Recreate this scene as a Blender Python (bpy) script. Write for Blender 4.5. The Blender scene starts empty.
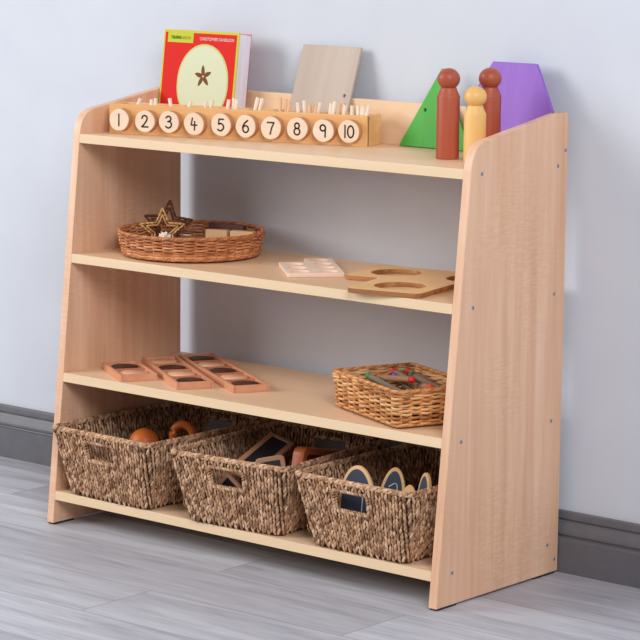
import bpy, bmesh, math, random
from mathutils import Vector, Matrix
random.seed(7)
C = bpy.context.scene.collection
PI = math.pi
sc = bpy.context.scene

# ------------------------------------------------------------------ materials
def lin(c):
    return tuple(((v/255)/12.92 if v/255 <= .04045 else ((v/255+.055)/1.055)**2.4) for v in c)+(1,)

class NT:
    def __init__(s, name):
        s.m = bpy.data.materials.new(name); s.m.use_nodes = True
        s.n = s.m.node_tree.nodes; s.l = s.m.node_tree.links
        s.b = s.n['Principled BSDF']
    def add(s, t, **kw):
        o = s.n.new(t)
        for k, v in kw.items():
            if k in o.inputs: o.inputs[k].default_value = v
            else: setattr(o, k, v)
        return o
    def link(s, a, b): s.l.new(a, b)
    def coords(s, scale, rnd=True):
        tc = s.add('ShaderNodeTexCoord'); mp = s.add('ShaderNodeMapping')
        if rnd:
            oi = s.add('ShaderNodeObjectInfo'); ad = s.add('ShaderNodeVectorMath', operation='MULTIPLY_ADD')
            s.link(oi.outputs['Random'], ad.inputs[0]); ad.inputs[1].default_value = (3.1, 5.7, 4.3)
            s.link(tc.outputs['Object'], ad.inputs[2]); s.link(ad.outputs[0], mp.inputs['Vector'])
        else:
            s.link(tc.outputs['Object'], mp.inputs['Vector'])
        mp.inputs['Scale'].default_value = scale
        return mp.outputs[0]
    def ramp(s, fac, stops):
        r = s.add('ShaderNodeValToRGB'); e = r.color_ramp.elements
        while len(e) < len(stops): e.new(.5)
        for i, (p, c) in enumerate(stops):
            e[i].position = p; e[i].color = lin(c)
        s.link(fac, r.inputs['Fac']); return r.outputs['Color']
    def mix(s, fac, a, b, mode='MIX'):
        x = s.add('ShaderNodeMix', data_type='RGBA', blend_type=mode)
        if isinstance(fac, (int, float)): x.inputs[0].default_value = fac
        else: s.link(fac, x.inputs[0])
        for v, i in ((a, 6), (b, 7)):
            if isinstance(v, tuple): x.inputs[i].default_value = v
            else: s.link(v, x.inputs[i])
        return x.outputs[2]
    def bump(s, h, strength, dist=.002):
        bp = s.add('ShaderNodeBump', Strength=strength, Distance=dist)
        s.link(h, bp.inputs['Height']); s.link(bp.outputs[0], s.b.inputs['Normal'])

def flat(name, col, rough=.5, spec=.5):
    t = NT(name); t.b.inputs['Base Color'].default_value = lin(col); t.b.inputs['Roughness'].default_value = rough
    t.b.inputs['Specular IOR Level'].default_value = spec
    return t.m

def wood(name, c1, c2, c3, axis='z', freq=60, rough=.5, rnd=True, figure=0.0, spec=.4):
    """straight-grained wood: noise stretched along the grain axis plus slower tone bands"""
    t = NT(name); a = 'xyz'.index(axis)
    s1 = [freq]*3; s1[a] = freq*.05
    s2 = [freq*.2]*3; s2[a] = freq*.012
    v1 = t.coords(tuple(s1), rnd); v2 = t.coords(tuple(s2), rnd)
    n1 = t.add('ShaderNodeTexNoise', Scale=1.0, Detail=4.0, Roughness=.6); t.link(v1, n1.inputs['Vector'])
    n2 = t.add('ShaderNodeTexNoise', Scale=1.0, Detail=3.0, Roughness=.5, Distortion=.4); t.link(v2, n2.inputs['Vector'])
    base = t.ramp(n2.outputs[0], [(.32, c1), (.5, c2), (.68, c3)])
    fine = t.ramp(n1.outputs[0], [(.3, c1), (.5, c2), (.7, c3)])
    col = t.mix(.4, base, fine)
    if figure:
        s3 = [40]*3; s3[a] = 240
        v3 = t.coords(tuple(s3), rnd)
        n3 = t.add('ShaderNodeTexNoise', Scale=1.0, Detail=2.0); t.link(v3, n3.inputs['Vector'])
        rr = t.ramp(n3.outputs[0], [(.42, c1), (.6, c3)])
        v4 = t.coords((7, 7, 5), rnd)
        n4 = t.add('ShaderNodeTexNoise', Scale=1.0, Detail=2.0); t.link(v4, n4.inputs['Vector'])
        mk = t.ramp(n4.outputs[0], [(.45, (0, 0, 0)), (.62, (255, 255, 255))])
        sc_ = t.add('ShaderNodeMath', operation='MULTIPLY'); t.link(mk, sc_.inputs[0]); sc_.inputs[1].default_value = figure
        col = t.mix(sc_.outputs[0], col, rr)
    t.link(col, t.b.inputs['Base Color'])
    t.b.inputs['Roughness'].default_value = rough; t.b.inputs['Specular IOR Level'].default_value = spec
    return t.m

def fibre(name, stops, rough=.8, noise=90, tone=.55):
    """every strand (mesh island) its own tone"""
    t = NT(name); g = t.add('ShaderNodeNewGeometry')
    col = t.ramp(g.outputs['Random Per Island'], stops)
    v = t.coords((noise,)*3); n = t.add('ShaderNodeTexNoise', Scale=1.0, Detail=3.0); t.link(v, n.inputs['Vector'])
    c2 = t.ramp(n.outputs[0], [(.3, stops[0][1]), (.7, stops[-1][1])])
    t.link(t.mix(1-tone, col, c2), t.b.inputs['Base Color'])
    t.b.inputs['Roughness'].default_value = rough; t.b.inputs['Specular IOR Level'].default_value = .25
    return t.m

M = {}
M['maple_z'] = wood('maple_laminate_upright', (210, 160, 126), (226, 182, 149), (239, 202, 172), 'z', 70, .42, figure=.2)
M['maple_x'] = wood('maple_laminate_shelf', (226, 188, 150), (234, 200, 163), (240, 208, 174), 'x', 70, .42)
M['maple_edge'] = wood('maple_edge_band', (218, 190, 153), (225, 198, 161), (231, 205, 170), 'x', 50, .45)
M['bolt'] = flat('bolt_metal', (150, 152, 160), .4); M['bolt_hole'] = flat('bolt_socket', (84, 86, 94), .6)
M['rubber'] = flat('black_rubber', (34, 33, 34), .7)
M['pine'] = wood('pine_box', (216, 158, 98), (232, 182, 122), (241, 202, 148), 'x', 60, .5)
M['pale_cut'] = wood('birch_slice_face', (224, 198, 170), (231, 208, 183), (237, 217, 195), 'x', 90, .6)
M['bark'] = flat('birch_slice_side', (196, 142, 96), .8)
M['ink'] = flat('burnt_ink', (66, 44, 34), .7)
M['stick_a'] = wood('pale_stick', (238, 212, 184), (244, 222, 198), (248, 230, 210), 'z', 120, .6)
M['stick_b'] = wood('tan_stick', (222, 172, 128), (230, 184, 142), (236, 196, 158), 'z', 120, .6)
M['grey_board'] = wood('greyed_birch', (178, 161, 147), (188, 172, 158), (198, 183, 169), 'z', 60, .6)
M['dark_hole'] = flat('dark_bore', (52, 44, 42), .8)
def stained(name, col, d=12):
    return wood(name, tuple(max(0, c-d) for c in col), col, tuple(min(255, c+d) for c in col), 'z', 45, .55)
M['purple'] = stained('purple_stain', (146, 100, 196), 10); M['green'] = stained('green_stain', (72, 170, 60), 8)
M['red_wood'] = wood('padauk_red', (148, 66, 44), (168, 80, 56), (184, 98, 70), 'z', 60, .42)
M['yellow_wood'] = wood('yellow_wood', (222, 170, 96), (232, 184, 112), (238, 196, 128), 'z', 50, .42)
M['lime'] = flat('book_lime', (206, 194, 60), .6, .15); M['red_print'] = flat('book_red', (214, 40, 34), .6, .12)
M['paper'] = wood('paper_edges', (222, 214, 226), (234, 228, 238), (240, 236, 244), 'z', 400, .8)
M['apple_skin'] = flat('apple_skin_print', (198, 202, 122), .6, .15); M['apple_flesh'] = flat('apple_flesh_print', (212, 217, 184), .6, .15)
M['apple_core'] = flat('apple_core_print', (120, 72, 36), .6, .15); M['tab'] = flat('book_tab', (190, 198, 60), .6, .15)
M['tab_ink'] = flat('book_tab_ink', (96, 120, 36), .6, .15); M['white_ink'] = flat('white_print', (244, 222, 212), .6, .15)
M['back_cover'] = flat('book_back_cover', (196, 60, 66), .4)
WICK = [(0, (148, 84, 44)), (.3, (202, 130, 74)), (.65, (230, 168, 104)), (1, (244, 200, 142))]
M['wicker'] = fibre('honey_wicker', WICK, .5, 60, .7)
M['wicker_red'] = fibre('red_brown_wicker', [(0, (136, 72, 40)), (.3, (186, 108, 62)), (.65, (212, 138, 88)), (1, (236, 178, 128))], .5, 60, .7)
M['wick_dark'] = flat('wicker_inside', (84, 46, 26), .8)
M['sea'] = fibre('seagrass', [(0, (100, 66, 44)), (.25, (156, 112, 80)), (.55, (194, 149, 112)), (.8, (214, 172, 135)), (1, (236, 202, 168))], .75, 70, .75)
M['sea_dark'] = flat('seagrass_shade_and_floor', (70, 46, 32), .9)  # dark colour stands in for shade in the weave gaps; basket floor shares it
M['star_light'] = fibre('pale_rattan', [(0, (186, 132, 74)), (1, (230, 188, 124))], .5, 60, .6)
M['star_dark'] = fibre('dark_rattan', [(0, (84, 52, 34)), (1, (124, 80, 50))], .6, 60, .6)
M['white_fluff'] = flat('white_fluff', (240, 228, 214), .9)
M['block'] = wood('pale_block', (222, 176, 122), (232, 190, 140), (238, 200, 152), 'x', 50, .55)
M['slab'] = flat('dark_slab', (96, 60, 58), .6)
M['tile'] = wood('pale_tile', (236, 212, 190), (243, 222, 202), (247, 230, 214), 'x', 60, .5)
M['tile_side'] = flat('pale_tile_side', (236, 208, 186), .6)
M['ply'] = wood('plywood_face', (232, 184, 124), (240, 198, 140), (245, 208, 154), 'x', 50, .45)
M['ply_side'] = wood('plywood_edge', (130, 82, 42), (160, 106, 60), (196, 146, 92), 'x', 200, .6)
M['tray_wood'] = wood('alder_tray', (204, 138, 102), (216, 154, 117), (226, 168, 133), 'x', 50, .5)
M['tray_floor'] = wood('alder_tray_floor', (184, 114, 82), (198, 130, 96), (208, 144, 110), 'x', 50, .6)
M['disc_dark'] = wood('walnut_disc', (58, 30, 24), (74, 40, 32), (92, 52, 42), 'x', 60, .5)
M['disc_pale'] = wood('beech_disc', (228, 172, 134), (236, 184, 146), (242, 196, 160), 'x', 60, .5)
M['twig'] = wood('twig_bark', (104, 92, 80), (132, 116, 100), (158, 138, 118), 'x', 120, .8)
M['twig_brown'] = wood('twig_brown_bark', (126, 92, 66), (152, 112, 82), (176, 134, 100), 'x', 120, .8)
for k, c in dict(tip_green=(46, 140, 74), tip_blue=(92, 84, 168), tip_red=(206, 40, 44), tip_dark=(22, 100, 66), tip_orange=(214, 84, 50), tip_brown=(120, 90, 66)).items():
    M[k] = flat(k, c, .6)
M['orange_wood'] = wood('orange_wood', (172, 84, 26), (190, 98, 34), (204, 112, 44), 'z', 40, .45)
M['slate'] = flat('slate_black', (30, 30, 36), .6); M['slate_blue'] = wood('chalkboard_blue_black', (52, 56, 72), (66, 71, 90), (80, 86, 106), 'z', 20, .8)
M['frame_wood'] = wood('slate_frame_wood', (164, 116, 86), (182, 134, 102), (198, 152, 120), 'x', 60, .5)
M['slice'] = wood('wood_slice', (212, 166, 112), (224, 182, 128), (234, 196, 146), 'x', 60, .6)
M['chalk'] = flat('chalk', (226, 228, 232), .9)
M['mahogany'] = wood('mahogany_tray', (146, 70, 36), (166, 84, 46), (186, 102, 60), 'y', 40, .4)

# wall, skirting, floor
t = NT('painted_wall'); v = t.coords((9, 9, 9), False); n = t.add('ShaderNodeTexNoise', Scale=1.0, Detail=3.0); t.link(v, n.inputs['Vector'])
t.link(t.ramp(n.outputs[0], [(.3, (202, 208, 218)), (.7, (206, 212, 221))]), t.b.inputs['Base Color']); t.b.inputs['Roughness'].default_value = .75
M['wall'] = t.m
t = NT('skirting_paint'); v = t.coords((30, 30, 30), False); n = t.add('ShaderNodeTexNoise', Scale=1.0, Detail=4.0); t.link(v, n.inputs['Vector'])
c = t.ramp(n.outputs[0], [(.3, (95, 95, 101)), (.7, (102, 102, 107))])
v2 = t.coords((6, 6, 40), False); w = t.add('ShaderNodeTexNoise', Scale=1.0, Detail=5.0, Distortion=2.0); t.link(v2, w.inputs['Vector'])
sm = t.ramp(w.outputs[0], [(.655, (0, 0, 0)), (.675, (255, 255, 255)), (.69, (255, 255, 255))])
t.link(t.mix(.0, c, lin((140, 135, 138))), t.b.inputs['Base Color']); t.b.inputs['Roughness'].default_value = .38
M['skirting'] = t.m
t = NT('grey_oak_planks'); tc = t.add('ShaderNodeTexCoord')
br = t.add('ShaderNodeTexBrick', offset=.37, offset_frequency=2)
for k, val in dict(Scale=1.0).items(): br.inputs[k].default_value = val
br.inputs['Mortar Size'].default_value = .0012; br.inputs['Mortar Smooth'].default_value = .3; br.inputs['Brick Width'].default_value = 1.22
br.inputs['Row Height'].default_value = .185; br.inputs['Bias'].default_value = 0
br.inputs['Color1'].default_value = (.0, .0, .0, 1); br.inputs['Color2'].default_value = (1, 1, 1, 1); br.inputs['Mortar'].default_value = (.5, .5, .5, 1)
mp = t.add('ShaderNodeMapping'); mp.inputs['Location'].default_value = (.25, .06, 0); t.link(tc.outputs['Object'], mp.inputs['Vector']); t.link(mp.outputs[0], br.inputs['Vector'])
sep = t.add('ShaderNodeVectorMath', operation='MULTIPLY_ADD'); t.link(br.outputs['Color'], sep.inputs[0]); sep.inputs[1].default_value = (7, 3, 0); t.link(tc.outputs['Object'], sep.inputs[2])
m1 = t.add('ShaderNodeMapping'); m1.inputs['Scale'].default_value = (2.2, 26, 1); t.link(sep.outputs[0], m1.inputs['Vector'])
n1 = t.add('ShaderNodeTexNoise', Scale=1.0, Detail=6.0, Roughness=.65, Distortion=.6); t.link(m1.outputs[0], n1.inputs['Vector'])
m2 = t.add('ShaderNodeMapping'); m2.inputs['Scale'].default_value = (9, 160, 1); t.link(sep.outputs[0], m2.inputs['Vector'])
n2 = t.add('ShaderNodeTexNoise', Scale=1.0, Detail=4.0, Roughness=.6); t.link(m2.outputs[0], n2.inputs['Vector'])
c1 = t.ramp(n1.outputs[0], [(.28, (152, 154, 163)), (.48, (188, 190, 199)), (.7, (214, 217, 225))])
c2 = t.ramp(n2.outputs[0], [(.3, (150, 152, 160)), (.7, (216, 218, 226))])
cc = t.mix(.3, c1, c2)
tone = t.ramp(br.outputs['Color'], [(0, (218, 215, 216)), (1, (255, 255, 255))])
cc = t.mix(1.0, cc, tone, 'MULTIPLY')
cc = t.mix(br.outputs['Fac'], cc, lin((140, 135, 138)))
t.link(cc, t.b.inputs['Base Color']); t.b.inputs['Roughness'].default_value = .5; t.b.inputs['Specular IOR Level'].default_value = .35
t.bump(n2.outputs[0], .08, .002)
M['floor'] = t.m

# ------------------------------------------------------------------ builders
class MB:
    def __init__(s): s.v = []; s.f = []; s.mi = []; s.sm = []
    def poly(s, verts, faces, mi=0, smooth=False):
        o = len(s.v); s.v += [tuple(p) for p in verts]
        for f in faces: s.f.append([o+i for i in f]); s.mi.append(mi); s.sm.append(smooth)
    def box(s, x0, x1, y0, y1, z0, z1, b=.0012, mi=0):
        bm = bmesh.new(); bmesh.ops.create_cube(bm, size=1)
        for v in bm.verts: v.co = Vector(((x0+x1)/2+v.co.x*(x1-x0), (y0+y1)/2+v.co.y*(y1-y0), (z0+z1)/2+v.co.z*(z1-z0)))
        if b: bmesh.ops.bevel(bm, geom=bm.edges[:], offset=b, segments=2, affect='EDGES', profile=.6)
        s.bm(bm, mi)
    def bm(s, bm, mi=0, mat=None, smooth=False):
        bm.verts.index_update()
        s.poly([(mat @ v.co) if mat else v.co.copy() for v in bm.verts], [[v.index for v in f.verts] for f in bm.faces], mi, smooth); bm.free()
    def prism(s, prof, axis, a0, a1, b=.001, mi=0):
        """prof: 2D loop in the two other axes, extruded along axis"""
        bm = bmesh.new()
        def P(p, a): return {'x': (a, p[0], p[1]), 'y': (p[0], a, p[1]), 'z': (p[0], p[1], a)}[axis]
        A = [bm.verts.new(P(p, a0)) for p in prof]; B = [bm.verts.new(P(p, a1)) for p in prof]; n = len(prof)
        bm.faces.new(A[::-1]); bm.faces.new(B)
        for i in range(n): bm.faces.new((A[i], A[(i+1) % n], B[(i+1) % n], B[i]))
        bmesh.ops.recalc_face_normals(bm, faces=bm.faces[:])
        if b:
            es = [e for e in bm.edges if len(e.link_faces) == 2 and e.calc_face_angle(0) > .6]
            bmesh.ops.bevel(bm, geom=es, offset=b, segments=2, affect='EDGES', profile=.6)
        s.bm(bm, mi)
    def tube(s, pts, r, n=6, closed=False, mi=0, cap=True):
        pts = [Vector(p) for p in pts]; N = len(pts); rs = r if isinstance(r, (list, tuple)) else [r]*N
        rings = []; up = Vector((0, 0, 1))
        for i, p in enumerate(pts):
            d = (pts[(i+1) % N]-pts[i-1]) if closed else (pts[min(i+1, N-1)]-pts[max(i-1, 0)])
            d.normalize(); a = up if abs(d.z) < .95 else Vector((1, 0, 0))
            u = d.cross(a).normalized(); w = u.cross(d)
            rings.append([p+(u*math.cos(2*PI*k/n)+w*math.sin(2*PI*k/n))*rs[i] for k in range(n)])
        V = [q for R in rings for q in R]; F = []
        for i in range(N if closed else N-1):
            j = (i+1) % N
            for k in range(n): F.append((i*n+k, i*n+(k+1) % n, j*n+(k+1) % n, j*n+k))
        if not closed and cap: F += [tuple(range(n))[::-1], tuple((N-1)*n+k for k in range(n))]
        s.poly(V, F, mi, True)
    def lathe(s, prof, n=40, mi=0, cx=0, cy=0):
        V = []; F = []; m = len(prof)
        for k in range(n):
            a = 2*PI*k/n
            V += [(cx+r*math.cos(a), cy+r*math.sin(a), z) for r, z in prof]
        for k in range(n):
            j = (k+1) % n
            for i in range(m-1): F.append((k*m+i, j*m+i, j*m+i+1, k*m+i+1))
        F.append(tuple(k*m for k in range(n))[::-1]); F.append(tuple(k*m+m-1 for k in range(n)))
        s.poly(V, F, mi, True)
    def grain(s, c, d, nrm, L, W, H, mi=0):
        """a short plump strand: ends pointed, 5 sided"""
        d = d.normalized(); u = d.cross(nrm).normalized(); w = nrm.normalized(); n = 5
        V = [c-d*L]; 
        for tt, k in ((-.55, .82), (0.1, 1.0), (.62, .75)):
            for q in range(n):
                a = 2*PI*q/n+.3
                V.append(c+d*(L*tt)+u*(W*k*math.cos(a))+w*(H*k*math.sin(a)))
        V.append(c+d*L); F = []
        for q in range(n):
            F.append((0, 1+(q+1) % n, 1+q))
            for r in range(2): F.append((1+r*n+q, 1+r*n+(q+1) % n, 1+(r+1)*n+(q+1) % n, 1+(r+1)*n+q))
            F.append((1+2*n+q, 1+2*n+(q+1) % n, 1+3*n))
        s.poly(V, F, mi, True)
    def mesh(s, name, mats):
        me = bpy.data.meshes.new(name); me.from_pydata(s.v, [], s.f)
        for m in mats: me.materials.append(m)
        for p, mi, sm in zip(me.polygons, s.mi, s.sm): p.material_index = mi; p.use_smooth = sm
        me.update(); return me
    def build(s, name, mats, parent=None, loc=None, rot=None):
        mats = mats if isinstance(mats, (list, tuple)) else [mats]
        return link(name, s.mesh(name, mats), parent, loc, rot)

def link(name, me, parent=None, loc=None, rot=None):
    o = bpy.data.objects.new(name, me); C.objects.link(o)
    if parent: o.parent = parent
    if loc is not None: o.location = loc
    if rot is not None: o.rotation_euler = rot
    return o
def tag(o, label, cat, group=None):
    o['label'] = label; o['category'] = cat
    if group: o['group'] = group
    return o
def thing(name, label, cat, loc=(0, 0, 0), rot=(0, 0, 0), group=None):
    return tag(link(name, None, None, loc, rot), label, cat, group)
def structure(o): o['kind'] = 'structure'; return o
def copy_tree(o, parent=None):
    c = o.copy(); C.objects.link(c)
    if parent: c.parent = parent
    for ch in list(o.children): copy_tree(ch, c)
    return c

def plate(name, loops, th, mats, bevel=.0008):
    """flat plate lying in xy, z 0..th, loops[1:] are holes. mats[1] is the cut edge"""
    cu = bpy.data.curves.new(name, 'CURVE'); cu.dimensions = '2D'; cu.fill_mode = 'BOTH'
    cu.extrude = th/2-bevel; cu.bevel_depth = bevel; cu.bevel_resolution = 1; cu.offset = -bevel
    for lp in loops:
        sp = cu.splines.new('POLY'); sp.points.add(len(lp)-1); sp.use_cyclic_u = True
        for q, p in zip(sp.points, lp): q.co = (p[0], p[1], 0, 1)
    o = bpy.data.objects.new(name, cu); C.objects.link(o)
    dg = bpy.context.evaluated_depsgraph_get(); me = bpy.data.meshes.new_from_object(o.evaluated_get(dg))
    bpy.data.objects.remove(o); bpy.data.curves.remove(cu)
    me.name = name; me.materials.clear()
    for m in mats: me.materials.append(m)
    for v in me.vertices: v.co.z += th/2
    if len(mats) > 1:
        for p in me.polygons: p.material_index = 0 if abs(p.normal.z) > .9 else 1
    else:
        for p in me.polygons: p.material_index = 0
    return me
def text_mesh(s, size, mat, ext=.0001, spacing=1.0):
    cu = bpy.data.curves.new('lettering', 'FONT'); cu.body = s; cu.size = size; cu.extrude = ext; cu.offset = size*.04; cu.space_character = spacing
    o = bpy.data.objects.new('lettering', cu); C.objects.link(o)
    dg = bpy.context.evaluated_depsgraph_get(); me = bpy.data.meshes.new_from_object(o.evaluated_get(dg))
    bpy.data.objects.remove(o); bpy.data.curves.remove(cu)
    me.materials.clear(); me.materials.append(mat)
    for p in me.polygons: p.material_index = 0
    return me
def circle(cx, cy, r, n=40, ry=None):
    ry = ry or r
    return [(cx+r*math.cos(2*PI*k/n), cy+ry*math.sin(2*PI*k/n)) for k in range(n)]
def rounded(pts, r, seg=6):
    out = []; n = len(pts)
    for i in range(n):
        p = Vector(pts[i]); a = Vector(pts[i-1]); b = Vector(pts[(i+1) % n])
        da = (a-p).normalized(); db = (b-p).normalized(); ang = da.angle(db); t_ = r/math.tan(ang/2)
        t_ = min(t_, (a-p).length*.49, (b-p).length*.49); rr = t_*math.tan(ang/2)
        bis = (da+db).normalized(); cen = p+bis*(rr/math.sin(ang/2))
        s0 = p+da*t_-cen; s1 = p+db*t_-cen; a0 = math.atan2(s0.y, s0.x); a1 = math.atan2(s1.y, s1.x)
        d = (a1-a0+PI) % (2*PI)-PI
        for k in range(seg+1):
            q = a0+d*k/seg; out.append((cen.x+rr*math.cos(q), cen.y+rr*math.sin(q)))
    return out
def rect(x0, x1, y0, y1): return [(x0, y0), (x1, y0), (x1, y1), (x0, y1)]

# ------------------------------------------------------------------ setting
m = MB(); m.poly([(-3.2, -5.6, 0), (5.2, -5.6, 0), (5.2, .2, 0), (-3.2, .2, 0), (-3.2, -5.6, -.05), (5.2, -5.6, -.05), (5.2, .2, -.05), (-3.2, .2, -.05)],
    [(0, 1, 2, 3), (7, 6, 5, 4), (0, 4, 5, 1), (1, 5, 6, 2), (2, 6, 7, 3), (3, 7, 4, 0)])
structure(m.build('floor', M['floor']))
m = MB(); m.box(-3.2, 5.2, .028, .15, 0, 2.6, 0); structure(m.build('wall_back', M['wall']))
prof = [(.028, 0), (.003, 0), (.003, .0655), (.0055, .0675), (.0105, .0685), (.0115, .071), (.0085, .0725), (.0075, .075), (.0078, .079), (.0095, .084),
        (.0125, .090), (.0150, .0945), (.0165, .0985), (.0190, .1), (.0195, .1015), (.0160, .1022), (.0155, .104), (.0165, .1135), (.0185, .1164), (.028, .1164)]
m = MB(); m.prism(prof, 'x', -3.2, 5.2, 0); structure(m.build('baseboard_back', M['skirting']))

# ------------------------------------------------------------------ shelving unit
D0, SL, T = .3802, .1031, .018
Z1, Z2, Z3, Z4, ST = .7928, .5521, .3109, .0699, .018
def fy(z): return -(D0-SL*z)
ox, oy = .5, -.19
unit = thing('shelving_unit', 'maple-look shelving unit with sloping sides and four shelves, standing against the wall', 'shelving', (ox, oy, 0))
arc = []
pts = [Vector((fy(.76), .76)), Vector((fy(.812), .829)), Vector((-.2629+.028, .8405+.006))]
prof = [(0, .004), (0, .878), (-.0345, .878)]
A = Vector((-.2629, .8410)); B = Vector((fy(.79), .79)); P = Vector((fy(.838), .832))
prof += [tuple(A+(Vector((-.2149, .850))-A)*.0)]
for k in range(1, 10):
    q = k/9; prof.append(tuple(A*(1-q)**2+P*(2*q*(1-q))+B*q*q))
prof += [(fy(.004), .004)]
prof = [(y-oy, z) for y, z in prof]
def bolt(par, x, y, z):
    b = MB(); n = 14
    for r0, r1, x0, x1, mi in ((.0042, .0037, 0, .0008, 0), (.0037, .0019, .0008, .0007, 0)):
        V = []; 
        for k in range(n):
            a = 2*PI*k/n; V += [(x0, r0*math.cos(a), r0*math.sin(a)), (x1, r1*math.cos(a), r1*math.sin(a))]
        b.poly(V, [(2*k, 2*((k+1) % n), 2*((k+1) % n)+1, 2*k+1) for k in range(n)], mi, True)
    b.poly([(.0005, .0019*math.cos(2*PI*k/6), .0019*math.sin(2*PI*k/6)) for k in range(6)], [tuple(range(6))], 1)
    b.poly([(.0004, .0037*math.cos(2*PI*k/n), .0037*math.sin(2*PI*k/n)) for k in range(n)], [tuple(range(n))], 0)
    b.build('bolt', [M['bolt'], M['bolt_hole']], par, (x-ox, y-oy, z))
BOLTS = [(-.267, .7835), (-.0303, .7808), (-.0075, .8087), (-.2861, .5435), (-.0331, .5411), (-.3145, .3023), (-.0327, .2992), (-.3342, .0633), (-.0359, .06), (-.0115, .028)]
for x0 in (0, 1-T):
    m = MB(); m.prism(prof, 'x', x0-ox, x0+T-ox, .0012)
    sp = m.build('side_panel', M['maple_z'], unit)
    if x0:
        for y, z in BOLTS: bolt(sp, 1.0, y, z)
for z in (Z1, Z2, Z3, Z4):
    m = MB(); zb = z-ST
    m.prism([(-oy-.0005, z), (fy(z)+.0003-oy, z), (fy(zb)+.0003-oy, zb), (-oy-.0005, zb)], 'x', T-ox, 1-T-ox, .0008)
    me = m.mesh('shelf', [M['maple_x'], M['maple_edge']])
    for p in me.polygons:
        if p.normal.y < -.8: p.material_index = 1
    link('shelf', me, unit)
m = MB(); m.box(T-ox, 1-T-ox, -.018-oy, -oy, Z1, .8765, .001); m.build('back_rail', M['maple_x'], unit)
m = MB(); m.box(T-ox, 1-T-ox, -.018-oy, -oy, .006, Z4-ST, .001); m.build('plinth_rail', M['maple_x'], unit)
for x0 in (.001, 1-T+.001):
    for y0, y1 in ((fy(0)+.004, fy(0)+.062), (-.075, -.008)):
        m = MB(); m.box(x0-ox, x0+.016-ox, y0-oy, y1-oy, 0, .0042, .0005); m.build('foot', M['rubber'], unit)

# ------------------------------------------------------------------ number box, discs, sticks
BA = math.radians(14.7); BL, BD, BH = .571, .066, .0600
nb = thing('number_box', 'long pine counting box numbered 1 to 10 on round discs, on the top shelf', 'counting box', (.0463, -.2424, Z1), (0, 0, BA))
GU = [(.0563, .0425), (.0793, .0908), (.1205, .1705), (.2066, .2201), (.2581, .2737), (.3203, .3313), (.3708, .3906), (.4081, .4579), (.4795, .5074), (.5246, .5629)]
m = MB()
m.box(0, BL, 0, .009, 0, BH, .0012); m.box(0, BL, BD-.008, BD, 0, BH-.001, .0012)
m.box(0, .008, .004, BD-.004, .0005, BH-.0005, .0008); m.box(BL-.007, BL, .002, BD-.002, .0002, BH-.0002, .0012)
m.box(.004, BL-.004, .004, BD-.004, .0005, .008, 0)
DIV = [.0665, .104, .189, .24, .297, .351, .4, .469, .516]
for u in DIV: m.box(u-.0015, u+.0015, .005, BD-.005, .006, BH-.008, 0)
m.build('box_body', M['pine'], nb)
def spl(pts, n=7):
    P = [Vector(p) for p in pts]; P = [P[0]*2-P[1]]+P+[P[-1]*2-P[-2]]; out = []
    for i in range(1, len(P)-2):
        for k in range(n):
            t_ = k/n; a, b, c_, d = P[i-1:i+3]
            out.append(.5*((2*b)+(c_-a)*t_+(2*a-5*b+4*c_-d)*t_*t_+(3*b-a-3*c_+d)*t_**3))
    return out+[P[-2]]
def el(cx, cy, rx, ry, a0, a1, n=18): return [Vector((cx+rx*math.cos(math.radians(a0+(a1-a0)*k/n)), cy+ry*math.sin(math.radians(a0+(a1-a0)*k/n)))) for k in range(n+1)]
V2 = Vector
DIG = {
 '1': [[V2((0, .5)), V2((0, -.5))]],
 '2': [spl([(-.26, .26), (-.16, .45), (.04, .5), (.22, .38), (.22, .16), (.02, -.16), (-.26, -.46)])+[V2((-.26, -.47))], [V2((-.28, -.46)), V2((.32, -.46))]],
 '3': [spl([(-.25, .36), (-.05, .5), (.18, .4), (.2, .2), (.02, .05), (-.08, .04)]), spl([(-.06, .05), (.16, .02), (.27, -.2), (.16, -.42), (-.06, -.5), (-.28, -.38)])],
 '4': [[V2((-.12, .5)), V2((-.24, -.08)), V2((.3, -.08))], [V2((.1, .22)), V2((.08, -.5))]],
 '5': [[V2((.26, .48)), V2((-.16, .48)), V2((-.2, .06))], spl([(-.2, .06), (.04, .12), (.24, -.04), (.26, -.26), (.08, -.46), (-.12, -.48), (-.27, -.38)])],
 '6': [spl([(.2, .5), (-.04, .3), (-.22, .02), (-.24, -.22)]), el(.02, -.22, .26, .28, 0, 360, 24)],
 '7': [[V2((-.3, .46)), V2((.3, .46)), V2((.1, .04)), V2((-.04, -.5))]],
 '8': [el(0, .26, .2, .23, 0, 360, 24), el(0, -.22, .26, .27, 0, 360, 24)],
 '9': [el(-.02, .24, .24, .25, 0, 360, 24), [V2((.22, .28)), V2((.19, -.5))]],
 '0': [el(0, 0, .27, .48, 0, 360, 30)],
}
def ribbon(mb, pts, w, place):
    """flat pen stroke: quads along the path and small round ends; place maps 2D to 3D"""
    for a, b in zip(pts, pts[1:]):
        d = (b-a)
        if d.length < 1e-6: continue
        nn = V2((-d.y, d.x)).normalized()*w
        mb.poly([place(a-nn), place(b-nn), place(b+nn), place(a+nn)], [(0, 1, 2, 3)])
    for q in pts:
        mb.poly([place(q+V2((math.cos(k*PI/5), math.sin(k*PI/5)))*w) for k in range(10)], [tuple(range(10))])
DU = [.0305, .0895, .1441, .2004, .2607, .3153, .3706, .4277, .4837, .5381]
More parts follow.
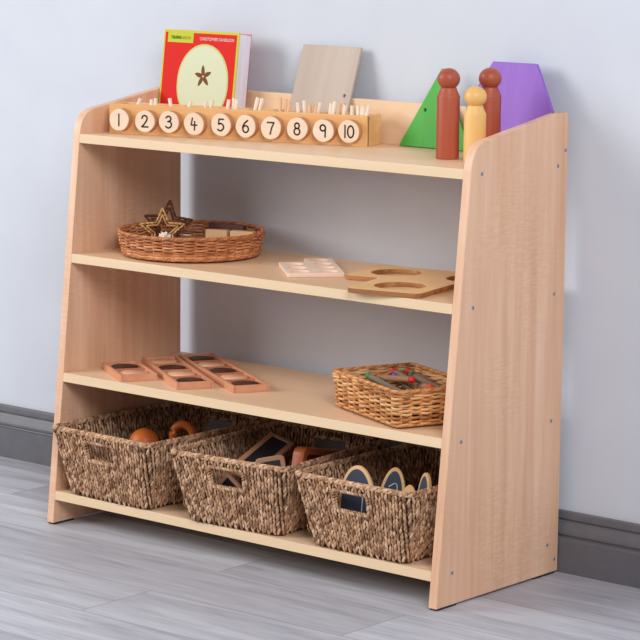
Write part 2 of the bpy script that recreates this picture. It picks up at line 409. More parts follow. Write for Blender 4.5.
for i, u in enumerate(DU):
    r, th = .0222, .0175; zc = .0298+random.uniform(-.0012, .0012)
    m = MB(); n = 40; V = []
    rad = [r*(1+.02*math.sin(2*a+i)+.012*math.sin(5*a+2*i)) for a in [2*PI*k/n for k in range(n)]]
    for dr, y in ((0, 0), (0, -th+.001), (-.001, -th)):
        V += [((rad[k]+dr)*math.cos(2*PI*k/n), y, (rad[k]+dr)*math.sin(2*PI*k/n)) for k in range(n)]
    F = [tuple(2*n+k for k in range(n))]; mis = None
    m.poly(V, [tuple(range(2*n, 3*n))], 0)
    m.poly(V, [(k, (k+1) % n, n+(k+1) % n, n+k) for k in range(n)], 1, True)
    m.poly(V, [(n+k, n+(k+1) % n, 2*n+(k+1) % n, 2*n+k) for k in range(n)], 0)
    d = m.build('number_disc', [M['pale_cut'], M['bark']], nb, (u+.0015, 0, zc))
    m = MB(); s = str(i+1); H = .0235
    for j, ch in enumerate(s):
        xo = 0 if len(s) == 1 else (-.0075, .0045)[j]
        for st in DIG[ch]:
            ribbon(m, [V2((q.x*H+xo, q.y*H)) for q in st], [.0016][0], lambda q: (q.x, -th-.0003, q.y))
    m.build('numeral', M['ink'], d)
def stick_mesh(mat):
    m = MB(); m.tube([(0, 0, 0), (0, 0, .035), (0, 0, .07)], .0037, 8); return m.mesh('counting_stick', [mat])
SM = {'a': stick_mesh(M['stick_a']), 'b': stick_mesh(M['stick_b'])}
# (u of the tip, height of the tip, sideways lean, tone) in the box's own directions
STK = [[(.0563, .0733, .5, 'a')], [(.0793, .0723, -.02, 'a'), (.0908, .0748, .05, 'a')], [(.1205, .076, -.35, 'a'), (.1705, .0721, .5, 'a')],
       [(.2066, .0736, .35, 'a'), (.2201, .0762, .45, 'a')], [(.2571, .0797, .15, 'a'), (.266, .0821, .12, 'a'), (.2737, .0804, .1, 'a')],
       [(.3203, .0863, .3, 'a'), (.3313, .0848, .38, 'a')], [(.3708, .0884, -.02, 'b'), (.3818, .0849, .12, 'b'), (.3906, .0813, .2, 'b')],
       [(.4081, .0801, -.15, 'a'), (.4211, .0846, -.02, 'a'), (.4342, .0773, .05, 'b'), (.4402, .076, .12, 'b'), (.4492, .0778, .2, 'b'), (.4579, .0822, .4, 'a')],
       [(.4795, .0812, .28, 'a'), (.4881, .0854, .22, 'a'), (.4988, .082, .2, 'b'), (.5074, .0824, .15, 'b'), (.511, .079, .2, 'a')],
       [(.5246, .0792, -.05, 'a'), (.5374, .0797, .0, 'a'), (.5442, .0788, -.1, 'a'), (.5502, .0784, .08, 'a'), (.5610, .0808, .3, 'a')]]
NUMW = ['one', 'two', 'three', 'four', 'five', 'six', 'seven', 'eight', 'nine', 'ten']; ORD = ['first', 'second', 'third', 'fourth', 'fifth', 'sixth']
bm_ = Matrix.Translation((.0463, -.2424, Z1)) @ Matrix.Rotation(BA, 4, 'Z')
for i, g in enumerate(STK):
    for j, (u, h, ln, tone) in enumerate(g):
        lo = -.0 ; z0 = .0095; dz = (h-z0)
        vb = .024+.010*(j % 2)+random.uniform(-.003, .003); vt = .030+random.uniform(-.003, .003)
        left = DIV[i-1]+.006 if i else .013; right = DIV[i]-.006 if i < 9 else BL-.014
        ub = min(max(u-ln*dz*.7, left), right)
        top = Vector((u, vt, h-.003)); bot = Vector((ub, vb, z0)); d = (top-bot)
        # keep real stick length by scaling the shared mesh a little along its length
        o = link('counting_stick', SM[tone]); o.location = bm_ @ bot
        o.rotation_mode = 'QUATERNION'; o.rotation_quaternion = (bm_.to_3x3() @ d.normalized()).to_track_quat('Z', 'Y')
        o.scale = (1, 1, d.length/.07)
        tn = 'pale' if tone == 'a' else 'tan'
        if len(g) == 1: lab = 'single %s wooden counting stick leaning in the compartment behind disc one' % tn
        else: lab = '%s from left of the wooden sticks in the compartment behind disc %s, %s' % (ORD[j], NUMW[i], tn)
        tag(o, lab, 'counting stick', 'counting sticks in the number box')

# ------------------------------------------------------------------ picture book
bk = thing('picture_book', 'square red picture book with a cut apple on its cover, on the top shelf', 'book', (.0225, -.040, Z1+.0005), (math.radians(-7.0), 0, 0))
W, HH, TH = .2075, .1990, .039
m = MB(); m.box(0, W, -TH, -TH+.0022, 0, HH, .0006); cov = m.build('front_cover', M['lime'], bk)
m = MB(); m.box(0, W-.001, -.0014, 0, 0, HH, .0004); m.build('back_cover', M['back_cover'], bk)
m = MB(); m.box(-.0003, .0022, -TH+.0005, -.0005, 0, HH, .0005); m.build('spine', M['lime'], bk)
m = MB(); m.box(.002, W-.0012, -TH+.0022, -.0014, .002, HH-.003, 0); m.build('page_block', M['paper'], bk)
yf = -TH
def flatface(name, pts, y, mat, par):
    m = MB(); m.poly([(x, y, z) for x, z in pts], [tuple(range(len(pts)))]); return m.build(name, mat, par)
flatface('cover_print', rect(.0045, W-.0055, .0, HH-.0052), yf-.0002, M['red_print'], cov)
def egg(cx, cz, rx, rz, n=48):
    out = []
    for k in range(n):
        a = 2*PI*k/n; s_ = math.sin(a); out.append((cx+rx*math.cos(a)*(1-.06*s_ if s_ < 0 else 1+.02*s_), cz+rz*s_))
    return out
flatface('apple_picture', egg(.1175, .0935, .0705, .079), yf-.0004, M['apple_skin'], cov)
flatface('apple_picture', egg(.1175, .0930, .0672, .0758), yf-.0006, M['apple_flesh'], cov)
m = MB()
for k in range(5):
    a = PI/2+2*PI*k/5+.1; cx, cz = .1185+.0125*math.cos(a), .1065+.0125*math.sin(a)
    q = []
    for j in range(12):
        b = 2*PI*j/12; lx = .0108*math.cos(b); lz = .0046*math.sin(b)*(1-.3*math.cos(b))
        q.append((cx+lx*math.cos(a)-lz*math.sin(a), yf-.0008, cz+lx*math.sin(a)+lz*math.cos(a)))
    m.poly(q, [tuple(range(12))])
m.build('apple_core', M['apple_core'], cov)
flatface('title_tab', rect(.0120, .083, HH-.026, HH-.004), yf-.0005, M['tab'], cov)
def letter(s, size, mat, x, z, w):
    me = text_mesh(s, size, mat); xs = [v.co.x for v in me.vertices]; k = w/(max(xs)-min(xs)); x0 = min(xs)
    for v in me.vertices: v.co = ((v.co.x-x0)*k, 0, v.co.y)
    for v in me.vertices: v.co = (v.co.x+x, yf-.0009, v.co.z+z)
    return link('lettering', me, cov)
letter('TALKING', .0085, M['tab_ink'], .021, HH-.0185, .029); letter('MATH', .0085, M['lime'], .053, HH-.0185, .022)
letter('CHRISTOPHER DANIELSON', .0085, M['white_ink'], .1010, HH-.0190, .094)

# ------------------------------------------------------------------ boards leaning on the rail
def leaning(name, label, cat, poly, th, mats, xb, yb, lean, holes, group=None, hole_name='drilled_hole'):
    r = thing(name, label, cat, (xb, yb, Z1+.0006), (math.radians(-lean), 0, 0), group)
    me = plate('panel', [poly]+[circle(x, z, rr, 20) for x, z, rr in holes], th, mats)
    for v in me.vertices: v.co = (v.co.x, -v.co.z, v.co.y)
    me.flip_normals(); me.update()
    return r, me
# grey board: rotated so it slumps back against the rail
r, me = leaning('board', 'greyish bare wooden board with one small hole, leaning behind the numbered box', 'board', rounded(rect(0, .150, 0, .1905), .0015, 2), .006, [M['grey_board']], .3450, -.0460, 18.5, [(.1340, .0905, .0036)])
link('panel', me, r)
s_ = .1005; hx = [(s_*math.cos(math.radians(60*k)), s_*math.sin(math.radians(60*k))+s_*math.sin(PI/3)) for k in range(6)]
r, me = leaning('hexagon_board', 'purple-stained wooden hexagon leaning at the right end of the top shelf', 'hexagon', rounded(hx, .002, 2), .007, [M['purple']], .8808, -.0352, 11, [])
link('panel', me, r)
tr = [(0, 0), (.172, 0), (.086, .1555)]
r, me = leaning('triangle_board', 'green-stained wooden triangle with a small hole, leaning behind the front red peg', 'triangle', rounded(tr, .0015, 2), .006, [M['green']], .6285, -.0305, 8, [(.0555, .0720, .0034)])
link('panel', me, r)

# ------------------------------------------------------------------ peg dolls
def peg(label, mat, x, y, r, h, hr):
    t_ = thing('peg_doll', label, 'peg doll', (x, y, Z1), (0, 0, random.random()*3), 'turned wooden peg dolls')
    hz = hr*.93; zs = h-2*hz+.003; zsh = zs-.0145
    prof = [(r*.93, 0), (r*.985, .0010), (r, .0025), (r, zsh*.5), (r, zsh-.0012), (r*.992, zsh), (r*.97, zsh+.0008), (r*.90, zsh+.004), (r*.80, zsh+.0085), (r*.725, zsh+.0125), (r*.70, zs+.001)]
    m = MB(); m.lathe(prof); m.build('body', mat, t_)
    zc = h-hz; prof = [(hr*math.cos(a)*1.0, zc+hz*math.sin(a)) for a in [math.radians(-56+(146*k/16)) for k in range(16)]]+[(.0006, h)]
    m = MB(); m.lathe(prof); m.build('head', mat, t_)
peg('red-brown wooden peg doll standing at the front, before the green triangle', M['red_wood'], .8457, -.1664, .0213, .1675, .0212)
peg('red-brown wooden peg doll standing behind the yellow one, before the purple hexagon', M['red_wood'], .8955, -.1055, .0213, .1680, .0212)
peg('shorter yellow wooden peg doll between the two red-brown ones', M['yellow_wood'], .9145, -.1755, .0205, .1385, .0210)

# ------------------------------------------------------------------ wicker weaving
def rr_path(w, d, r, n):
    """points and outward normals on a rounded rectangle centred on 0, evenly spaced; first at front middle, counter-clockwise"""
    lp = rounded([(-w/2, -d/2), (w/2, -d/2), (w/2, d/2), (-w/2, d/2)], r, 10)
    P = [Vector(p) for p in lp]; L = [0]
    for a, b in zip(P, P[1:]+P[:1]): L.append(L[-1]+(b-a).length)
    out = []; tot = L[-1]; j = 0
    for k in range(n):
        s = tot*k/n
        while L[j+1] < s: j += 1
        a = P[j]; b = P[(j+1) % len(P)]; f = (s-L[j])/max(L[j+1]-L[j], 1e-9); q = a+(b-a)*f
        dd = (b-a).normalized(); out.append((q, Vector((dd.y, -dd.x))))
    return out, tot
def circ_path(r, n): return [(Vector((r*math.cos(2*PI*k/n), r*math.sin(2*PI*k/n))), Vector((math.cos(2*PI*k/n), math.sin(2*PI*k/n)))) for k in range(n)], 2*PI*r
def wicker(pathf, h, rows, nst, tr_, amp, body_mat, parent, rim_r, floor_poly, uneven=.25):
    """pathf(t, n) -> path at height fraction t. Weavers pass in and out of upright stakes"""
    SUB = 4; n = nst*SUB; m = MB()
    for i in range(rows):
        tt = (i+.5)/rows; path, _ = pathf(tt, n); z = .006+(h-.012)*tt
        ph = random.choice((0, 1)) if random.random() < .2 else i % 2; wob = random.random()*6
        pts = [(q.x+nn.x*a, q.y+nn.y*a, z+random.uniform(-1, 1)*uneven*tr_+math.sin(k*.11+wob)*tr_*.35)
               for k, (q, nn) in enumerate(path) for a in [amp*math.sin(PI*k/SUB+PI*ph)]]
        # strands are spliced: split in lengths so each has its own tone
        cuts = sorted(random.sample(range(n), 5))
        for a, b in zip(cuts, cuts[1:]+[cuts[0]+n]):
            seg = [pts[k % n] for k in range(a, b+2)]
            if len(seg) > 2: m.tube(seg, tr_*random.uniform(.88, 1.08), 6)
    m.build('woven_wall', body_mat, parent)
    m = MB(); p0, _ = pathf(.02, nst); p1, _ = pathf(.98, nst)
    for (a, na), (b, nb_) in zip(p0, p1): m.tube([(a.x, a.y, .003), ((a.x+b.x)/2, (a.y+b.y)/2, h/2), (b.x, b.y, h-.003)], tr_*.8, 5)
    m.build('stakes', body_mat, parent)
    for nm, z, t_, rr in (('rim', h-.004, 1.0, rim_r), ('base_border', .0062, 0.0, rim_r*.85)):
        m = MB(); path, tot = pathf(t_, 240); turns = int(tot/.024)
        for s2 in range(3):
            pts = []
            for k, (q, nn) in enumerate(path):
                a = 2*PI*turns*k/240+2*PI*s2/3; o_ = rr*.5*math.cos(a); pts.append((q.x+nn.x*o_, q.y+nn.y*o_, z+rr*.5*math.sin(a)))
            m.tube(pts, rr*.56, 6, True)
        m.build(nm, body_mat, parent)
    me = plate('basket_floor', [floor_poly], .004, [M['wick_dark']], .0005); o = link('basket_floor', me, parent); o.location.z = .003

rb = thing('round_basket', 'round shallow wicker basket of woven stars and blocks on the second shelf', 'basket', (.199, -.1635, Z2))
wicker(lambda t_, n: circ_path(.137+.008*t_, n), .053, 13, 41, .0021, .0030, M['wicker_red'], rb, .0039, circle(0, 0, .136, 60))
# stars
def star(label, R, mat, x, y, z, rot, r):
    t_ = tag(link('rattan_star', None, None, (x, y, z), rot), label, 'star ornament', 'rattan stars in the round basket')
    for nm, k in (('outer_frame', 1.0), ('inner_frame', .72)):
        m = MB(); P = []
        for i in range(10):
            a = PI/2+2*PI*i/10; q = R*k*(1 if i % 2 == 0 else .45); P.append(Vector((q*math.cos(a), 0, q*math.sin(a))))
        for i in range(10):
            a, b = P[i], P[(i+1) % 10]
            for dy in (-.003, .003):
                m.tube([a+Vector((0, dy, 0)), (a+b)/2+Vector((random.uniform(-.001, .001), dy, random.uniform(-.001, .001))), b+Vector((0, dy, 0))], r, 6)
            if nm == 'outer_frame':
                for f in (.25, .5, .75):
                    c_ = a+(b-a)*f; m.tube([c_+Vector((0, -.005, 0)), c_+Vector((0, .005, 0))], r*1.35, 6)
        m.build(nm, mat, t_)
star('pale straw star standing nearest the front in the round basket', .047, M['star_light'], .161, -.208, Z2+.0480, (math.radians(-6), 0, math.radians(40)), .0017)
star('dark brown rattan star standing behind the pale straw star', .052, M['star_dark'], .118, -.146, Z2+.0500, (math.radians(-9), math.radians(4), math.radians(36)), .0022)
m = MB()
for k in range(70):
    a = random.random()*2*PI; z = random.uniform(-1, 1); q = math.sqrt(1-z*z); d = Vector((q*math.cos(a), q*math.sin(a), z))
    m.grain(d*.008, d, d.orthogonal(), .0075, .0028, .0028)
o = m.build('pom_pom', M['white_fluff'], None, (.219, -.263, Z2+.0435)); tag(o, 'small white fluffy pom-pom just inside the front rim of the round basket', 'pom-pom')
for (x, y, rz, L, lab) in ((.272, -.089, 20, .050, 'pale wooden block at the right end inside the round basket'), (.221, -.109, 22, .046, 'pale wooden block left of another block in the round basket')):
    m = MB(); m.box(-L/2, L/2, -.009, .009, 0, .040, .0012)
    tag(m.build('wooden_block', M['block'], None, (x, y, Z2+.0075), (0, 0, math.radians(rz))), lab, 'block', 'blocks in the round basket')
m = MB(); m.box(-.045, .045, -.006, .006, 0, .046, .001)
tag(m.build('wooden_slab', M['slab'], None, (.205, -.060, Z2+.0075), (0, 0, math.radians(3))), 'dark wooden slab standing at the back of the round basket', 'slab')

# ------------------------------------------------------------------ flat number shapes on second shelf
a = math.radians(47); cw, ch = .0555, .0520
me = plate('number_tile', [rounded([(0, 0), (2*cw, 0), (2*cw, 4*ch), (cw, 4*ch), (cw, 3*ch), (0, 3*ch)], .004, 4)]+[circle(cw*(.5+i), ch*(.5+j), .0178, 28) for i in (0, 1) for j in range(4) if i or j < 3], .008, [M['tile'], M['tile_side']])
o = link('number_tile', me, None, (.5525, -.2767, Z2+.0003), (0, 0, a)); tag(o, 'small whitish wooden tile with seven holes flat beside the round basket', 'number tile')
a = math.radians(12); c_ = .075
out = [(-c_, -c_), (c_, -c_), (c_, c_*.98), (2*c_, c_*1.02), (2*c_, 3*c_), (-2.1*c_, 3*c_), (-2.1*c_, c_), (-c_, c_)]
out = [(-c_, -c_), (c_, -c_), (c_+.001, c_), (2*c_, c_+.001), (2*c_, 3*c_), (-.155, 3*c_), (-.155, c_-.004), (-c_-.004, c_-.004)]
holes = [circle(.0, .0, .048), circle(-.082, .150, .048), circle(.074, .150, .046)]
me = plate('number_tile', [rounded(out, .014, 5)]+holes, .0095, [M['ply'], M['ply_side']])
o = link('number_tile', me, None, (.812, -.259, Z2+.0003), (0, 0, a)); tag(o, 'large plywood tile with big round holes overhanging the second shelf front', 'number tile')

# ------------------------------------------------------------------ disc trays on third shelf
def disc_tray(label, n, x, y, rz, cols, what):
    pitch, wd, th = .0735, .0755, .0145; L = n*pitch+.004
    t_ = thing('disc_tray', label, 'tray', (x, y, Z3), (0, 0, math.radians(rz)), 'disc trays on the third shelf')
    m = MB(); e = .006
    m.box(0, L, 0, e, 0, th, .0008); m.box(0, L, wd-e, wd, 0, th, .0008)
    m.box(0, e, .003, wd-.003, .0002, th-.0002, .0008); m.box(L-e, L, .003, wd-.003, .0002, th-.0002, .0008)
    m.build('frame', M['tray_wood'], t_)
    m = MB(); m.box(.003, L-.003, .003, wd-.003, .0005, .0068, 0)
    for k in range(1, n): m.box(k*pitch+.002-.0025, k*pitch+.002+.0025, .004, wd-.004, .006, .0128, .0004)
    m.build('tray_floor', M['tray_floor'], t_)
    R = Matrix.Translation((x, y, Z3)) @ Matrix.Rotation(math.radians(rz), 4, 'Z')
    for k, c in enumerate(cols):
        o = link('wooden_disc', DM[c], None, R @ Vector(((k+.5)*pitch+.002, wd/2, .0069)), (0, 0, random.random()*3))
        pos = {2: ['back', 'front'], 4: ['back', 'second from back', 'third from back', 'front'], 5: ['back', 'second from back', 'middle', 'fourth from back', 'front']}[n][k]
        tag(o, '%s round wooden disc in the %s place of the %s tray' % ('dark brown' if c == 'd' else 'pale', pos, what), 'disc', 'discs in the trays')
DM = {}
for c, mm in (('d', 'disc_dark'), ('p', 'disc_pale')):
    m = MB(); m.lathe([(.0, 0), (.0270, 0), (.0275, .0006), (.0275, .0042), (.0269, .0048), (.0, .0048)], 40); DM[c] = m.mesh('wooden_disc', [M[mm]])
# origins are the back-left corners; local x runs towards the front of the shelf
disc_tray('shortest wooden tray, with two discs, nearest the left side panel', 2, .0460, -.2660, -31, 'dp', 'shortest')
disc_tray('middle-length wooden tray with four discs, between the shorter and longer trays', 4, .0630, -.1670, -33, 'pdpd', 'middle-length')
disc_tray('longest wooden tray, with five discs, rightmost of the three trays', 5, .0970, -.0925, -30.3, 'dpdpd', 'longest')

# ------------------------------------------------------------------ square basket of twig pencils
ba = math.radians(-22.7)
sb = thing('wicker_basket', 'rectangular honey wicker basket of twig pencils on the third shelf', 'basket', (0, 0, Z3), (0, 0, ba))
ux, uy = Vector((math.cos(ba), math.sin(ba))), Vector((-math.sin(ba), math.cos(ba)))
org = Vector((.645, -.2525)); BW, BDp = .250, .176
cen = org+ux*BW/2+uy*BDp/2; sb.location = (cen.x, cen.y, Z3)
wicker(lambda t_, n: rr_path(BW-.014+.010*t_, BDp-.014+.010*t_, .010, n), .074, 14, 38, .0027, .0036, M['wicker'], sb, .0041, rounded(rect(-BW/2+.008, BW/2-.008, -BDp/2+.008, BDp/2-.008), .01))
def pencil(tip, end, tipmat, bark, label, r=.0062):
    """local basket coordinates, measured from its front-left corner"""
    loc = lambda p: Vector((org.x, org.y, Z3))+Vector((ux.x*p[0]+uy.x*p[1], ux.y*p[0]+uy.y*p[1], p[2]))
    A, B = loc(tip), loc(end); d = A-B; L = d.length
    t_ = thing('twig_pencil', label, 'pencil', B, (0, 0, 0), 'twig pencils in the wicker basket')
    t_.rotation_mode = 'QUATERNION'; t_.rotation_quaternion = d.normalized().to_track_quat('X', 'Z')
    w = lambda: random.uniform(-.0006, .0006)
    m = MB(); m.tube([(0, 0, 0)]+[(L*k/6, w(), w()) for k in range(1, 6)]+[(L-.011, 0, 0)], [r, r*1.03, r*.97, r*1.02, r, r*.98, r], 10); m.build('shaft', M[bark], t_)
    m = MB(); m.tube([(L-.0112, 0, 0), (L-.003, 0, 0), (L, 0, 0)], [r*1.02, r*1.02, r*.7], 10); m.build('coloured_end', M[tipmat], t_)
PEN = [((.053, .047, .067), (.150, .070, .046), 'tip_green', 'twig', 'twig pencil with a green end, nearest the basket\'s long front side'),
       ((.075, .091, .067), (.160, .118, .046), 'tip_blue', 'twig_brown', 'twig pencil with a violet-blue end, beside the red-ended ones'),
       ((.028, .116, .066), (.120, .136, .044), 'tip_red', 'twig', 'twig pencil with a red end, just behind the violet-blue one'),
       ((.030, .148, .065), (.130, .159, .046), 'tip_red', 'twig_brown', 'twig pencil with a red end, farthest back in the basket'),
       ((.084, .125, .067), (.185, .148, .046), 'tip_dark', 'twig', 'twig pencil with a dark green end, towards the basket\'s back'),
       ((.160, .090, .072), (.075, .066, .064), 'tip_red', 'twig_brown', 'twig pencil with a red end pointing right, lying across the others'),
       ((.200, .104, .064), (.150, .108, .058), 'tip_orange', 'twig_brown', 'short twig pencil with an orange-red end by the right side of the basket')]
UNDER = [((.030, .045, .034), (.205, .055, .034)), ((.030, .080, .034), (.205, .078, .034)), ((.030, .105, .034), (.205, .108, .034)), ((.030, .140, .034), (.205, .138, .034)),
         ((.060, .030, .0145), (.066, .150, .0145)), ((.115, .030, .0145), (.120, .150, .0145)), ((.170, .030, .0145), (.172, .150, .0145))]
for a_, b_ in UNDER: pencil(a_, b_, 'tip_brown', 'twig', 'plain twig pencil buried under the colour-ended ones in the wicker basket', .0068)
for q in PEN: pencil(*q)

# ------------------------------------------------------------------ seagrass baskets
SW, SD, SH, FL = .212, .305, .1435, .0268
def sea_path(t_, n, off=0): return rr_path(SW+2*.0305*t_+2*off, SD+2*FL*t_+2*off, .010+.006*t_+off, n)
HX, HZ0, HZ1 = .041, .081, .122
def in_hole(q, z, back_too=True):
    return abs(q.x+.004) < HX and HZ0 < z < HZ1 and (q.y < -SD/2+.01 or (q.y > SD/2-.01))
def make_sea():
    root = link('seagrass_basket', None)
    m = MB(); n = 156; rows = 17
    # backing sheet coloured dark as shade between strands, hand holes left out
    N = 264; R_ = 60; grid = []
    for i in range(R_+1):
        t_ = i/R_; path, _ = sea_path(t_, N); grid += [(q.x, q.y, .003+(SH-.009)*t_) for q, nn in path]
    F = []
    for i in range(R_):
        z = .003+(SH-.009)*(i+.5)/R_
        for k in range(N):
            a = grid[i*N+k]; b = grid[i*N+(k+1) % N]; q = Vector(((a[0]+b[0])/2, (a[1]+b[1])/2))
            if not in_hole(q, z): F.append((i*N+k, i*N+(k+1) % N, (i+1)*N+(k+1) % N, (i+1)*N+k))
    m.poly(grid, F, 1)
    for side in (1, -1):
        for k in range(n):
            lean = (.30 if k % 2 else -.22)
            for i in range(rows):
                t_ = (i+.5+(.5 if k % 2 else 0)+random.uniform(-.18, .18))/rows
                if t_ > .985: continue
                path, _ = PATHS[min(int(t_*24), 23)]
                q, nn = path[k]; z = .004+(SH-.012)*t_
                if in_hole(q, z+.001) or in_hole(q, z-.003): continue
                n3 = Vector((nn.x, nn.y, -.18*side)).normalized()*side; tan = Vector((-nn.y, nn.x, 0))
                d = Vector((nn.x*FL/SH, nn.y*FL/SH, 1))+tan*(lean+random.uniform(-.15, .15))
                off = .0030+random.uniform(-.0012, .0016)
                m.grain(Vector((q.x, q.y, z))+n3*off, d, n3, (.0072*random.uniform(.85, 1.25)), .0027*random.uniform(.8, 1.2), .0028*random.uniform(.8, 1.3))
    # loose fibres
    for k in range(16):
        path, _ = PATHS[random.randrange(4, 22)]; j = random.randrange(n); q, nn = path[j]; z = random.uniform(.02, SH-.02)
        if in_hole(q, z): continue
        p0 = Vector((q.x+nn.x*.006, q.y+nn.y*.006, z)); d = Vector((-nn.y*random.uniform(-1, 1), nn.x*random.uniform(-1, 1), random.uniform(-1, .6))).normalized()
        m.tube([p0, p0+d*.008+Vector((nn.x, nn.y, 0))*.003, p0+d*.016+Vector((nn.x, nn.y, 0))*.002], .0007, 4)
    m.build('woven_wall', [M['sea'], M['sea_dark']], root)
    m = MB(); path, tot = sea_path(1.0, 300)
    for k in range(150):
        q, nn = path[2*k]; tan = Vector((-nn.y, nn.x, 0))
        for a in (70, 15, -40, 130, 190):
            ar = math.radians(a+random.uniform(-12, 12)); dirn = Vector((nn.x*math.cos(ar), nn.y*math.cos(ar), math.sin(ar)))
            m.grain(Vector((q.x, q.y, SH-.006))+dirn*.0038+tan*random.uniform(-.002, .002), tan+Vector((nn.x*-math.sin(ar), nn.y*-math.sin(ar), math.cos(ar)))*.6, dirn, .0066, .0030, .0026)
    m.build('rim', M['sea'], root)
    for yy in (-1, 1):
        m = MB()
        def pt(x, z):
            t_ = (z-.004)/(SH-.012); return Vector((x-.004, yy*(SD/2+FL*t_), z))
        lp = [(-HX, HZ0), (HX, HZ0), (HX, HZ1), (-HX, HZ1)]; lp = rounded(lp, .006, 3); P = [pt(*q) for q in lp]
        nrm = Vector((0, yy, -.18)).normalized()
        for a, b in zip(P, P[1:]+P[:1]):
            L = (b-a).length; c = max(1, int(L/.0055))
            for j in range(c):
                q = a+(b-a)*((j+.5)/c); dd = (b-a).normalized(); side = dd.cross(nrm)
                for s2 in (1, -1): m.grain(q+nrm*.0030*s2-side*0, dd*.6+side*random.uniform(.5, 1.0), nrm*s2, .0052, .0024, .0028)
        m.build('hand_hole_binding', M['sea'], root)
    lp = [(q.x, q.y) for q, nn in sea_path(0, 60)[0]]
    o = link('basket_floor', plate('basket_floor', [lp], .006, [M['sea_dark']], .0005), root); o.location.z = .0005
    return root
PATHS = [sea_path((i+.5)/24, 156) for i in range(24)]
sea0 = make_sea()
for k, (x, y, th, lab) in enumerate(((.1690, -.3705, -.0212, 'leftmost seagrass basket on the bottom shelf, holding orange wooden pieces'),
                                     (.5035, -.3685, .085, 'middle seagrass basket on the bottom shelf, holding framed slates and a brown tray'),
                                     (.8085, -.3645, -.005, 'rightmost seagrass basket on the bottom shelf, holding oval chalkboards'))):
    o = sea0 if k == 0 else copy_tree(sea0)
    cx = x-math.sin(th)*SD/2; cy = y+math.cos(th)*SD/2
    o.location = (cx, cy, Z4); o.rotation_euler = (0, 0, th); tag(o, lab, 'basket', 'seagrass baskets on the bottom shelf')

FZ = Z4+.0068
# left basket
m = MB(); pr = [(.029, 0), (.031, .002), (.031, .092)]+[(.031*math.cos(a), .092+.031*math.sin(a)) for a in [math.radians(9*k) for k in range(1, 10)]]+[(.0004, .123)]
m.lathe(pr, 40); tag(m.build('wooden_dome', M['orange_wood'], None, (.150, -.250, FZ)), 'orange-brown rounded wooden dome in the left seagrass basket', 'wooden dome')
m = MB(); ra, za = .0215, .110
m.tube([(-ra, 0, 0), (-ra, 0, .03), (-ra, 0, .07)]+[(-ra*math.cos(PI*k/14), 0, za+ra*math.sin(PI*k/14)) for k in range(15)]+[(ra, 0, .07), (ra, 0, .03), (ra, 0, 0)], .0088, 12)
tag(m.build('wooden_arch', M['orange_wood'], None, (.212, -.200, FZ), (0, 0, math.radians(25))), 'orange-brown wooden arch standing up behind the dome in the left seagrass basket', 'wooden arch')

# middle basket
def slate(label, Cn, A, B, th=.007, fr=.010, name='framed_slate'):
    """corner Cn with edges to A and B"""
    Cn, A, B = Vector(Cn), Vector(A), Vector(B); u = A-Cn; w = u.length; u.normalize(); v = B-Cn; v -= u*u.dot(v); h = v.length; v.normalize(); nrm = u.cross(v)
    R = Matrix((u, v, nrm)).transposed()
    t_ = tag(link(name, None, None, Cn), label, 'slate', 'framed slates in the middle basket'); t_.rotation_euler = R.to_euler()
    link('frame', plate('frame', [rounded(rect(0, w, 0, h), .008, 4), rounded(rect(fr, w-fr, fr, h-fr), .003, 3)], th, [M['frame_wood']]), t_)
    o = link('slate_panel', plate('slate_panel', [rect(fr-.001, w-fr+.001, fr-.001, h-fr+.001)], th-.003, [M['slate']], .0003), t_); o.location.z = .0015
slate('framed black slate tilted lengthwise along the middle basket', (.419, -.170, .2125), (.4600, -.345, .1725), (.4700, -.156, .1935))
slate('framed black slate standing upright in front of the brown tray', (.508, -.316, .1985), (.545, -.274, .2070), (.515, -.331, .0790), fr=.009)
slate('small framed slate standing on its corner, seen through the middle basket\'s hand hole', (.4850, -.367, .1815), (.4370, -.356, .1350), (.5270, -.353, .1290), .006, .008)
bt = thing('wooden_tray', 'red-brown wooden tray with rounded corners standing on edge in the middle basket', 'tray', (.561, -.295, FZ+.001), (math.radians(-12), math.radians(1), math.radians(5)))
# local: x thickness, y length, z height
outer = rounded(rect(0, .205, 0, .150), .016, 6); inner = rounded(rect(.013, .192, .013, .137), .010, 6)
def upright(me):
    for v in me.vertices: v.co = (v.co.z, v.co.x, v.co.y)
    me.update(); return me
link('tray_rim', upright(plate('tray_rim', [outer, inner], .026, [M['mahogany']], .002)), bt)
o = link('tray_base', upright(plate('tray_base', [rounded(rect(.010, .195, .010, .140), .010, 6)], .006, [M['mahogany']], .0005)), bt)

# right basket
def oval(label, rx, rz, x, y, zb, rot, chalk=None, face=True):
    t_ = tag(link('oval_chalkboard', None, None, (x, y, zb), rot), label, 'chalkboard', 'oval chalkboards in the right basket')
    me = plate('wood_slice', [circle(0, rz, rx, 48, rz)], .007, [M['slice']], .001)
    for v in me.vertices: v.co = (v.co.x, .0035-v.co.z, v.co.y)
    me.flip_normals(); me.update(); link('wood_slice', me, t_)
    if face:
        m = MB(); m.poly([(a, -.0038, b) for a, b in circle(0, rz, rx-.0055, 48, rz-.0065)], [tuple(range(48))]); cf = m.build('chalk_face', M['slate_blue'], t_)
        if chalk:
            m = MB()
            for st in chalk: ribbon(m, st, .0009, lambda q: (q.x, -.0041, q.y))
            m.build('chalk_marks', M['chalk'], cf)
oval('largest oval chalkboard, wood-rimmed, behind the right basket\'s hand hole', .040, .0775, .787, -.350, FZ+.0005, (math.radians(-3), 0, math.radians(4)),
     [el(-.002, .114, .0125, .0125, 180, 360, 14), [V2((.0145, .108)), V2((.0130, .070))]])
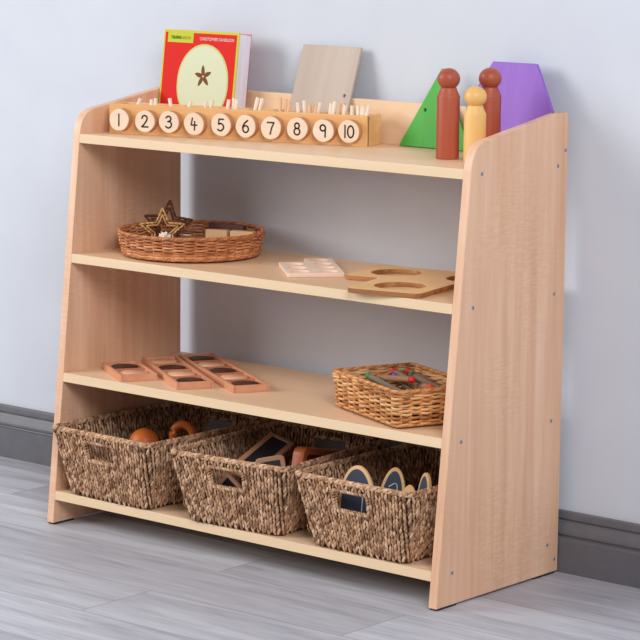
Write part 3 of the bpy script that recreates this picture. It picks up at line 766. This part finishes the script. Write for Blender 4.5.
oval('oval chalkboard right of the largest one, leaning slightly to the right', .0260, .0745, .818, -.302, FZ+.0012, (math.radians(-4), math.radians(7), math.radians(24)), [spl([(-.008, .112), (.004, .12), (.008, .108), (-.002, .098)])])
oval('narrow pale wood oval with its bare side showing, by the right basket\'s front corner', .019, .0665, .893, -.338, FZ+.0005, (math.radians(-3), math.radians(3), math.radians(20)), None, False)
oval('oval chalkboard seen edge-on at the far right of the right basket', .027, .0740, .884, -.285, FZ+.0030, (math.radians(-3), math.radians(7), math.radians(-28)))

# ------------------------------------------------------------------ light and camera
def area(name, loc, target, size, power, col, sizey=None):
    L = bpy.data.lights.new(name, 'AREA'); L.energy = power; L.color = col; L.size = size
    if sizey: L.shape = 'RECTANGLE'; L.size_y = sizey
    o = bpy.data.objects.new(name, L); C.objects.link(o); o.location = loc
    o.rotation_euler = (Vector(target)-Vector(loc)).to_track_quat('-Z', 'Y').to_euler(); return o
area('window_light', (-2.75, -3.6, 2.4), (.4, -.1, 1.1), 2.4, 163, (1.0, .985, .965))
area('fill_light', (3.9, -2.9, 2.9), (.8, -.4, .3), 1.8, 124, (.97, .97, 1.0))  # added fill that brightens the unit's right panel, not a known lamp
w = bpy.data.worlds.new('world'); sc.world = w; w.use_nodes = True
w.node_tree.nodes['Background'].inputs[0].default_value = (.96, .94, .97, 1); w.node_tree.nodes['Background'].inputs[1].default_value = .40
cam = bpy.data.cameras.new('camera'); co = bpy.data.objects.new('camera', cam); C.objects.link(co)
cam.sensor_width = 36; cam.lens = 36*2631.46/640; cam.clip_start = .05
r_ = Vector((.76643708, .64224146, .01000539)); u_ = Vector((-.11023031, .11616868, .98709377)); f_ = Vector((-.63279024, .75764816, -.15983046))
mt = Matrix((r_, u_, -f_)).transposed().to_4x4(); mt.translation = Vector((3.78068, -4.04348434, 1.27437054)); co.matrix_world = mt
sc.camera = co
sc.view_settings.view_transform = 'Standard'; sc.view_settings.look = 'None'; sc.view_settings.exposure = 0; sc.view_settings.gamma = 1; sc.view_settings.use_curve_mapping = False
